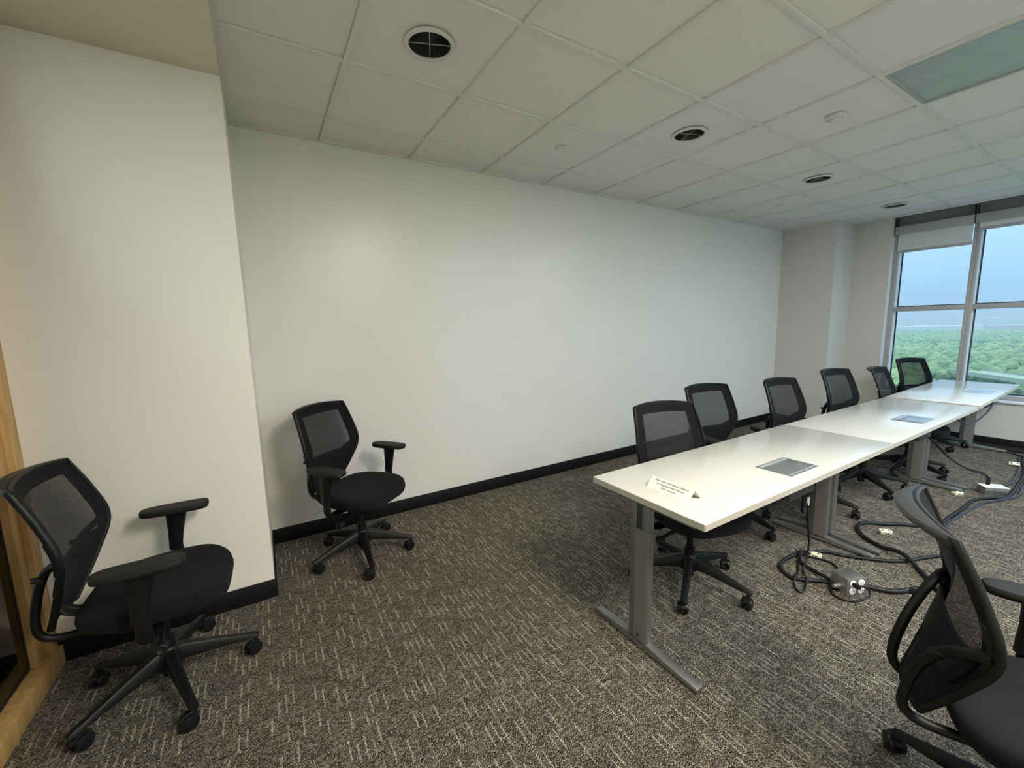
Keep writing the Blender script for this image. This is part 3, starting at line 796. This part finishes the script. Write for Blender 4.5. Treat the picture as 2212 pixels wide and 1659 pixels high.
CHAIRS = [
    (-.303, -1.085, -2, 3, 'black mesh office chair at the wood-framed glass, facing along the cream wall', 0, 0),
    (.606, -.480, -52, -20, 'black mesh office chair alone in the corner against the long white wall', 0, 0),
    (2.118, -1.830, -106, -5, 'black office chair tucked under the near table beside the paper notice', 0, 0),
    (3.005, -1.540, -101, -22, 'black office chair pulled back from the table, second from the notice', 0, 0),
    (3.765, -1.715, -95.5, -7, 'black office chair third from the notice, with an armrest showing beside the table', 0, 0),
    (4.565, -1.790, -97, 20, 'black office chair in front of the corner column, fourth from the notice', .027, -.03),
    (5.335, -1.880, -86.6, 33, 'black office chair seen edge-on between the window jamb and the table', 0, 0),
    (6.665, -1.705, -110.5, 15, 'black office chair at the far end, its mesh against the window view', 0, 0),
    (1.825, -3.115, -67.6, 10, 'black office chair seen from behind, closest to the camera beside the cables', -.045, 0),
]
CH = [place_chair(i == 0, *c) for i, c in enumerate(CHAIRS)]

# ------------------------------------------------------------------ power boxes, outlets, cables
pbx = tag(empty('power_box', (2.770, -2.345, 0), math.radians(-22)), 'galvanised metal outlet box with four white sockets on the carpet', 'outlet box')
box('body', -.056, .056, -.045, .050, 0.0, .098, 'galvanised', pbx, bev=.003)
fp = box('face_plate', -.060, .060, -.050, -.045, -.0 + .002, .100, 'galvanised', pbx, bev=.002)
for sx in (-.026, .026):
    for sz in (.030, .072):
        so = lathe('socket', [(.019, -.002), (.019, .002), (.016, .003), (.0, .003)], 'outlet_white', fp, 18, M=Matrix.Translation((sx, -.051, sz)) @ Matrix.Rotation(PI / 2, 4, 'X'), cap=False)
        bm = bmesh.new()
        for q in (-.006, .006): add_box(bm, sx + q - .001, sx + q + .001, -.0552, -.0535, sz - .002, sz + .006)
        finish('slots', bm, 'slot_dark', fp, 0)
lathe('conduit_fitting', [(.014, 0), (.014, .02), (.010, .022), (.010, .034), (.0, .034)], 'galvanised', pbx, 14, M=Matrix.Translation((-.056, 0, .035)) @ Matrix.Rotation(-PI / 2, 4, 'Y'), cap=False)
lathe('conduit_fitting', [(.014, 0), (.014, .02), (.010, .022), (.010, .034), (.0, .034)], 'galvanised', pbx, 14, M=Matrix.Translation((.056, .01, .025)) @ Matrix.Rotation(PI / 2, 4, 'Y'), cap=False)

pb2 = tag(empty('power_box', (5.255, -2.445, 0), math.radians(-48)), 'metal outlet box with white sockets on top near the far table', 'outlet box')
box('body', -.075, .075, -.045, .045, 0.0, .062, 'galvanised', pb2, bev=.003)
fp2 = box('face_plate', -.080, .080, -.050, .050, .062, .067, 'outlet_white', pb2, bev=.002)
for sx in (-.045, .03): lathe('socket', [(.020, 0), (.020, .003), (.0, .003)], 'outlet_ivory', fp2, 18, (sx, 0, .067), cap=False)

def data_outlet(x, y, rz, tilt, label, z=0.0):
    o = tag(empty('data_outlet', (x, y, z), math.radians(rz)), label, 'outlet', 'loose ivory outlets on the carpet')
    R = Matrix.Rotation(math.radians(tilt), 4, 'X')
    zz = .002 + .018 * abs(math.sin(math.radians(tilt)))
    body = box('body', -.036, .036, -.018, .018, 0, .026, 'outlet_ivory', o, bev=.005, M=Matrix.Translation((0, 0, zz)) @ R)
    bm = bmesh.new()
    for sx in (-.020, .020): add_lathe(bm, [(.007, .0255), (.007, .0268), (.0, .0268)], 10, (sx, 0, 0), M=Matrix.Translation((0, 0, zz)) @ R)
    finish('jack', bm, 'slot_dark', o)
    bm = bmesh.new()
    for sx in (-.012, .002): add_box(bm, sx, sx + .009, -.0192, -.0178, .008, .016, 0, 1, Matrix.Translation((0, 0, zz)) @ R)
    finish('slots', bm, 'slot_dark', o)
data_outlet(3.695, -2.225, -40, 12, 'ivory outlet with dark sockets inside the big cable loop')
data_outlet(2.985, -2.098, -65, 0, 'ivory outlet tied into the small cable coil under the near table')
data_outlet(4.985, -2.300, -30, 0, 'yellowish outlet block lying in front of the far table foot')
data_outlet(6.370, -2.395, -70, 38, 'tilted ivory outlet against the grey cables near the window wall')

CZ = .011
def cable(name, pts, r, m, label, group='cables on the carpet', cat='cable', n=6, sides=8):
    o = tag(tube(name, pts, r, m, None, sides, n), label, cat, group); return o
def fl(pts, z): return [(x, y, z if len(p) == 2 else p[2]) for p in pts for (x, y) in [p[:2]]]
cable('floor_cable', fl([(2.712, -2.325), (2.741, -2.262), (2.683, -2.208), (2.635, -2.157), (2.628, -2.112), (2.661, -2.066), (2.698, -2.038), (2.773, -2.024), (2.863, -2.026), (2.929, -2.041), (2.995, -2.06), (3.051, -2.092), (3.095, -2.121), (3.123, -2.178), (3.164, -2.237), (3.209, -2.292), (3.285, -2.37), (3.377, -2.426), (3.514, -2.475), (3.70, -2.55)], CZ), .0105, 'cable_black', 'thick black cable running from the coil past the table foot')
cable('floor_cable', [(2.722, -2.318, .02), (2.765, -2.25, .022), (2.802, -2.176, .011), (2.812, -2.131, .011), (2.842, -2.088, .011), (2.903, -2.053, .024), (2.95, -2.03, .012)], .0095, 'cable_black', 'short black cable crossing inside the small coil')
cable('floor_cable', [(2.835, -2.362, .028), (2.87, -2.40, .014), (2.903, -2.454, .0135), (2.947, -2.5, .0135), (3.028, -2.536, .0135), (3.107, -2.572, .0135), (3.22, -2.60, .0135)], .0135, 'cable_black', 'thick dark cable leaving the metal box toward the nearest chair')
cable('floor_cable', fl([(4.12, -2.392), (4.045, -2.36), (3.984, -2.302), (3.933, -2.246), (3.845, -2.184), (3.77, -2.108), (3.697, -2.085), (3.63, -2.097), (3.554, -2.132), (3.486, -2.201), (3.441, -2.289), (3.409, -2.368, .034), (3.372, -2.428, .034), (3.318, -2.489), (3.283, -2.516), (3.223, -2.558), (3.12, -2.63)], .0125), .0125, 'cable_black', 'thick black cable in one wide loop on the carpet')
cable('floor_cable', fl([(4.102, -2.381), (4.192, -2.389), (4.431, -2.396), (4.656, -2.405), (4.913, -2.408), (5.075, -2.472), (5.182, -2.535), (5.37, -2.540), (5.604, -2.530), (5.859, -2.521), (6.043, -2.506), (6.313, -2.474), (6.556, -2.427), (6.78, -2.404)], .012), .012, 'cable_black', 'long black cable bundle running toward the window wall')
cable('floor_cable', fl([(4.04, -2.43), (4.30, -2.42), (4.56, -2.432), (4.72, -2.445), (4.90, -2.462), (5.06, -2.51), (5.30, -2.575), (5.60, -2.56), (5.95, -2.55), (6.2, -2.53), (6.45, -2.49)], .010), .0085, 'cable_navy', 'slim grey-blue cable beside the long black bundle')
cable('floor_cable', [(5.315, -2.455, .03), (5.47, -2.465, .010), (5.707, -2.485, .010), (5.997, -2.470, .010), (6.33, -2.44, .010), (6.626, -2.395, .010), (6.76, -2.375, .010)], .009, 'cable_navy', 'grey-blue cable from the far metal box to the window wall')
cable('floor_cable', fl([(6.80, -2.42), (6.85, -2.361), (6.90, -2.323), (6.925, -2.268), (6.93, -2.2), (6.94, -2.083), (6.95, -1.95), (6.97, -1.6), (7.0, -1.2)], .010), .0095, 'cable_navy', 'dark blue cable curving along the window baseboard')
for k, (x0, r) in enumerate(((7.118, .020), (7.072, .018), (7.030, .015))):
    pts = [(x0 + .010 * math.sin(2.1 * j + k), -.8 - .32 * j, r) for j in range(10)]
    cable('floor_cable', pts, r, 'cable_black', ['fattest black cable against the window baseboard', 'middle black cable of the three along the window baseboard', 'outermost black cable of the three along the window baseboard'][k], 'black cables along the window baseboard')
cable('power_cable', [(2.665, -2.16, .60), (2.655, -2.15, .50), (2.675, -2.14, .42), (2.70, -2.135, .385), (2.715, -2.13, .42), (2.700, -2.14, .53), (2.705, -2.145, .61)], .008, 'cable_black', 'black cord hanging in a bunched loop under the near table', cat='cord')
pc = cable('power_cable', [(2.715, -2.15, .61), (2.722, -2.145, .47), (2.735, -2.14, .40), (2.79, -2.125, .30), (2.821, -2.12, .233), (2.841, -2.12, .159), (2.834, -2.12, .093), (2.80, -2.125, .035), (2.75, -2.14, .010), (2.664, -2.192, .024), (2.606, -2.215, .007), (2.544, -2.227, .007), (2.531, -2.208, .007), (2.575, -2.172, .007), (2.633, -2.148, .024), (2.716, -2.128, .007), (2.80, -2.09, .007), (2.86, -2.065, .007)], .0055, 'cable_black', 'thin black cord dropping from the near table into the coil', cat='cord')
bm = bmesh.new(); add_tube(bm, [Vector((2.7215, -2.1455, .475)), Vector((2.730, -2.142, .425))], .0085, 8); finish('tag_wrap', bm, 'outlet_white', pc)
pc2 = cable('power_cable', [(2.93, -2.060, .024), (2.945, -2.085, .012), (2.975, -2.128, .007), (2.985, -2.18, .007), (2.965, -2.222, .007), (2.925, -2.245, .007), (2.85, -2.262, .007), (2.771, -2.272, .024), (2.69, -2.30, .007), (2.655, -2.325, .007), (2.645, -2.358, .007), (2.665, -2.40, .007), (2.72, -2.425, .008), (2.772, -2.440, .022), (2.775, -2.434, .050), (2.758, -2.424, .066), (2.735, -2.408, .070)], .0055, 'cable_black', 'thin black cord plugged into the metal box sockets', cat='cord')
box('plug', -.011, .011, -.036, 0, -.010, .010, 'cable_black', pc2, bev=.004, M=Matrix.Translation((2.727, -2.383, .072)) @ Matrix.Rotation(math.radians(-22), 4, 'Z'))
tie = tag(tube('connector_sleeve', [(2.925, -2.022, .026), (2.95, -2.035, .034), (2.965, -2.062, .030), (2.955, -2.085, .024)], .008, 'cable_navy', None, 8, 5), 'blue cable sleeve beside the ivory outlet in the coil', 'connector')
H = [(4.40, -2.16, .60), (4.50, -2.17, .575), (4.60, -2.185, .52), (4.76, -2.21, .42), (4.86, -2.22, .36), (4.97, -2.25, .29), (5.08, -2.30, .225), (5.17, -2.345, .185), (5.235, -2.38, .165), (5.255, -2.40, .14), (5.250, -2.415, .11)]
pc3 = cable('power_cable', H, .0055, 'cable_black', 'upper of two thin cords from the middle table to the far metal box', cat='cord')
cable('power_cable', [(x + .01, y - .016, z - .016) for x, y, z in H[:-1]] + [(5.256, -2.424, .10)], .0055, 'cable_black', 'lower of two thin cords from the middle table to the far metal box', cat='cord')
box('plug', -.014, .014, -.012, .012, -.03, .03, 'cable_black', pc3, bev=.004, M=Matrix.Translation((5.252, -2.417, .099)))
cable('power_cable', [(6.061, -2.25, .70), (6.061, -2.25, .641), (6.045, -2.25, .609), (5.905, -2.25, .57), (5.644, -2.25, .541), (5.433, -2.25, .534), (5.27, -2.245, .552), (5.20, -2.2, .60), (5.18, -2.16, .69)], .007, 'cable_navy', 'grey cord sagging under the window-end table', cat='cord')

# ------------------------------------------------------------------ the view: woodland far below the window
GZ = -46.0
struct(box('ground', 60, 9000, -5200, 3600, GZ - 2, GZ, 'meadow'), 'woodland floor far below the window')
ROAD = [(386, 70), (374, 58), (350, 36), (322, 8), (280, -22), (225, -55)]
bm = bmesh.new(); rings = []
for k, (x, y) in enumerate(ROAD):
    a, b_ = Vector((*ROAD[max(k - 1, 0)], 0)), Vector((*ROAD[min(k + 1, len(ROAD) - 1)], 0))
    n = (b_ - a).normalized().cross(Vector((0, 0, 1))); p = Vector((x, y, -33.0))
    rings.append([p + n * 9 + Vector((0, 0, .9)), p + n * 9 - Vector((0, 0, 1.4)), p - n * 9 - Vector((0, 0, 1.4)), p - n * 9 + Vector((0, 0, .9)), p - n * 8.6 + Vector((0, 0, .9)), p - n * 8.6, p + n * 8.6, p + n * 8.6 + Vector((0, 0, .9))])
add_loft(bm, rings); road = struct(finish('road', bm, 'road_pale', None, 30), 'pale raised road crossing the woodland')
for (x, y) in ROAD[:-1]: tube('support_pier', [(x, y, GZ), (x, y, -34.4)], [1.6, 1.6], 'road_pale', road, 8, 1)

from mathutils import noise as mnoise
def crown_mesh(name, seed, sub=2):
    r = np.random.default_rng(seed)
    bm = bmesh.new(); bmesh.ops.create_icosphere(bm, subdivisions=sub, radius=1.0)
    bump = [(Vector(r.normal(size=3)).normalized(), r.uniform(.10, .26)) for _ in range(14)]
    o_ = Vector(r.uniform(0, 50, 3))
    for v in bm.verts:
        d = v.co.normalized(); s = .80
        for b_, h in bump:
            q = max(0, d.dot(b_) - .72) / .28; s += h * q ** 1.3
        if sub > 1: s += .16 * mnoise.noise(d * 3.1 + o_) + (.11 * mnoise.noise(d * 7.5 + o_) + .07 * mnoise.noise(d * 15 + o_) if sub > 2 else 0)
        v.co = Vector((d.x * s * 4.7, d.y * s * 4.7, d.z * s * 4.6 + 8.0))
    add_tube(bm, [Vector((0, 0, 0)), Vector((0, 0, 5))], [.35, .25], 5)
    me = bpy.data.meshes.new(name); bmesh.ops.recalc_face_normals(bm, faces=bm.faces); bm.to_mesh(me); bm.free()
    me.shade_smooth(); me.materials.append(MATS['leaf_green']); return me
protos = [crown_mesh('broadleaf_tree', 100 + k, 4) for k in range(5)]
lowp = [crown_mesh('forest', 200 + k, 1) for k in range(5)] + [crown_mesh('forest', 300 + k, 2) for k in range(5)]
spots = []
ROAD_F = [(a[0] + (b_[0] - a[0]) * t / 4, a[1] + (b_[1] - a[1]) * t / 4) for a, b_ in zip(ROAD, ROAD[1:]) for t in range(4)]
CXY = np.array([.15, -3.2])
az0, az1 = math.radians(-13), math.radians(34)
rmin, rmax = 200., 1750.
rr = rmin
while rr < rmax:
    step = 9.6 if rr < 700 else 10.5
    na = int(rr * (az1 - az0) / step)
    ph = rng.uniform(0, 1)
    for k in range(na):
        a = az0 + (az1 - az0) * (k + ph + rng.uniform(-.13, .13)) / na; q = rr + rng.uniform(-.13, .13) * step
        x, y = CXY[0] + q * math.cos(a), CXY[1] + q * math.sin(a)
        if 900 < q < 960 and .14 < a < .27: continue      # a small clearing
        s = rng.uniform(.78, 1.12)
        dr = min(math.hypot(x - px_ , y - py_) for (px_, py_) in ROAD_F)
        if dr < 11: continue
        if dr < 60 and q < 400 and a < .24: s *= .5
        spots.append((q, x, y, s, rng.uniform(0, 6.28), int(rng.integers(5)), a))
    rr += step * .9
def seen_key(s):      # nearest that stand inside the picture come first
    return s[0] + (0 if .115 < s[6] < .30 and s[0] > 238 else 1e5)
spots.sort(key=seen_key)
near, far = spots[:300], spots[300:]
for q, x, y, s, rot, k, a in near:
    o = bpy.data.objects.new('broadleaf_tree', protos[k]); COL.objects.link(o)
    o.location = (x, y, GZ); o.rotation_euler = (0, 0, rot); o.scale = (s, s, s * rng.uniform(.85, 1.15))
    tag(o, 'leafy green tree among the nearest woodland below the window', 'tree', 'trees below the window')
VV, FF, off = [], [], 0
data = []
for me in lowp:
    co = np.empty(len(me.vertices) * 3, np.float32); me.vertices.foreach_get('co', co); me.calc_loop_triangles()
    tri = np.empty(len(me.loop_triangles) * 3, np.int32); me.loop_triangles.foreach_get('vertices', tri)
    data.append((co.reshape(-1, 3), tri))
for q, x, y, s, rot, k, a in far:
    co, tri = data[k + (5 if q < 620 else 0)]; c, sn = math.cos(rot) * s, math.sin(rot) * s
    P = np.stack([co[:, 0] * c - co[:, 1] * sn + x, co[:, 0] * sn + co[:, 1] * c + y, co[:, 2] * s + GZ], 1)
    VV.append(P); FF.append(tri + off); off += len(co)
V_ = np.concatenate(VV); F_ = np.concatenate(FF)
me = bpy.data.meshes.new('forest')
me.vertices.add(len(V_)); me.vertices.foreach_set('co', V_.astype(np.float32).ravel())
nt_ = len(F_) // 3
me.loops.add(len(F_)); me.loops.foreach_set('vertex_index', F_.astype(np.int32))
me.polygons.add(nt_); me.polygons.foreach_set('loop_start', np.arange(0, len(F_), 3, dtype=np.int32)); me.polygons.foreach_set('loop_total', np.full(nt_, 3, np.int32))
me.update(); me.validate(); me.shade_smooth(); me.materials.append(MATS['leaf_green'])
fo = bpy.data.objects.new('forest', me); COL.objects.link(fo)
fo['label'] = 'dense green woodland spreading to the hazy horizon'; fo['category'] = 'forest'; fo['kind'] = 'stuff'
for m in lowp: bpy.data.meshes.remove(m)

# far wooded ridges
for k, (x0, h, seed) in enumerate(((2300, 16, 1), (3600, 26, 2), (5600, 36, 3))):
    r = np.random.default_rng(seed); bm = bmesh.new(); rings = []
    for j in range(90):
        y = -2600 + 5200 * j / 89
        hh = h * (.6 + .4 * math.sin(j * .31 + seed) * math.sin(j * .117 + 2 * seed)) + r.uniform(0, 5)
        rings.append([(x0, y, GZ), (x0 + 120, y, GZ + hh), (x0 + 700, y, GZ + hh * .9), (x0 + 900, y, GZ)])
    add_loft(bm, rings, cap=True); struct(finish('hills', bm, 'leaf_green', None, 60), 'low wooded ridge near the horizon')
blds = [(1850, 402, 26, 150, 11, 'roof_white', 'long white warehouse at the edge of the woods beside the mullion'),
        (1940, 300, 30, 190, 9, 'roof_pink', 'long pinkish warehouse at the edge of the woods'),
        (1860, 505, 24, 46, 8, 'roof_white', 'small white building at the edge of the woods'),
        (2150, 640, 30, 120, 10, 'roof_white', 'far pale building left along the hazy treeline'),
        (3300, 640, 40, 90, 34, 'roof_white', 'distant pale tower block on the horizon'),
        (3350, 560, 40, 70, 28, 'roof_white', 'distant pale low block on the horizon')]
for (x, y, dx, dy, h, m, lab) in blds:
    b = tag(empty('warehouse', (x, y, GZ)), lab, 'building', 'far buildings')
    box('walls', -dx, dx, -dy / 2, dy / 2, 0, h + 9, m, b)
    bm = bmesh.new(); add_loft(bm, [[(-dx - 1, yy, h + 9), (0, yy, h + 12), (dx + 1, yy, h + 9)] for yy in (-dy / 2 - 1, dy / 2 + 1)]); finish('roof', bm, m, b, 0)
tw = tag(empty('radio_mast', (1500, 428, GZ)), 'thin pale mast rising from the far woods', 'mast')
tube('shaft', [(0, 0, 0), (0, 0, 44)], [2.2, 1.4], 'roof_white', tw, 6, 1)
lathe('tank', [(0, 40), (4, 42), (4.5, 45), (3, 48), (0, 49)], 'roof_white', tw, 10, cap=False)

# thin summer haze lying over the woodland
hz = bpy.data.materials.new('haze'); hz.use_nodes = True; hz.node_tree.nodes.clear()
h_o = hz.node_tree.nodes.new('ShaderNodeOutputMaterial'); h_s = hz.node_tree.nodes.new('ShaderNodeVolumeScatter')
h_s.inputs['Color'].default_value = (.80, .92, 1.0, 1); h_s.inputs['Density'].default_value = 1 / 1900.; h_s.inputs['Anisotropy'].default_value = 0.0
hz.node_tree.links.new(h_s.outputs[0], h_o.inputs['Volume'])
MATS['haze'] = hz
ho = box('haze', 70, 8800, -5000, 3400, GZ + .5, GZ + 95, 'haze'); ho['kind'] = 'stuff'; ho['label'] = 'pale summer haze over the woodland'; ho['category'] = 'haze'
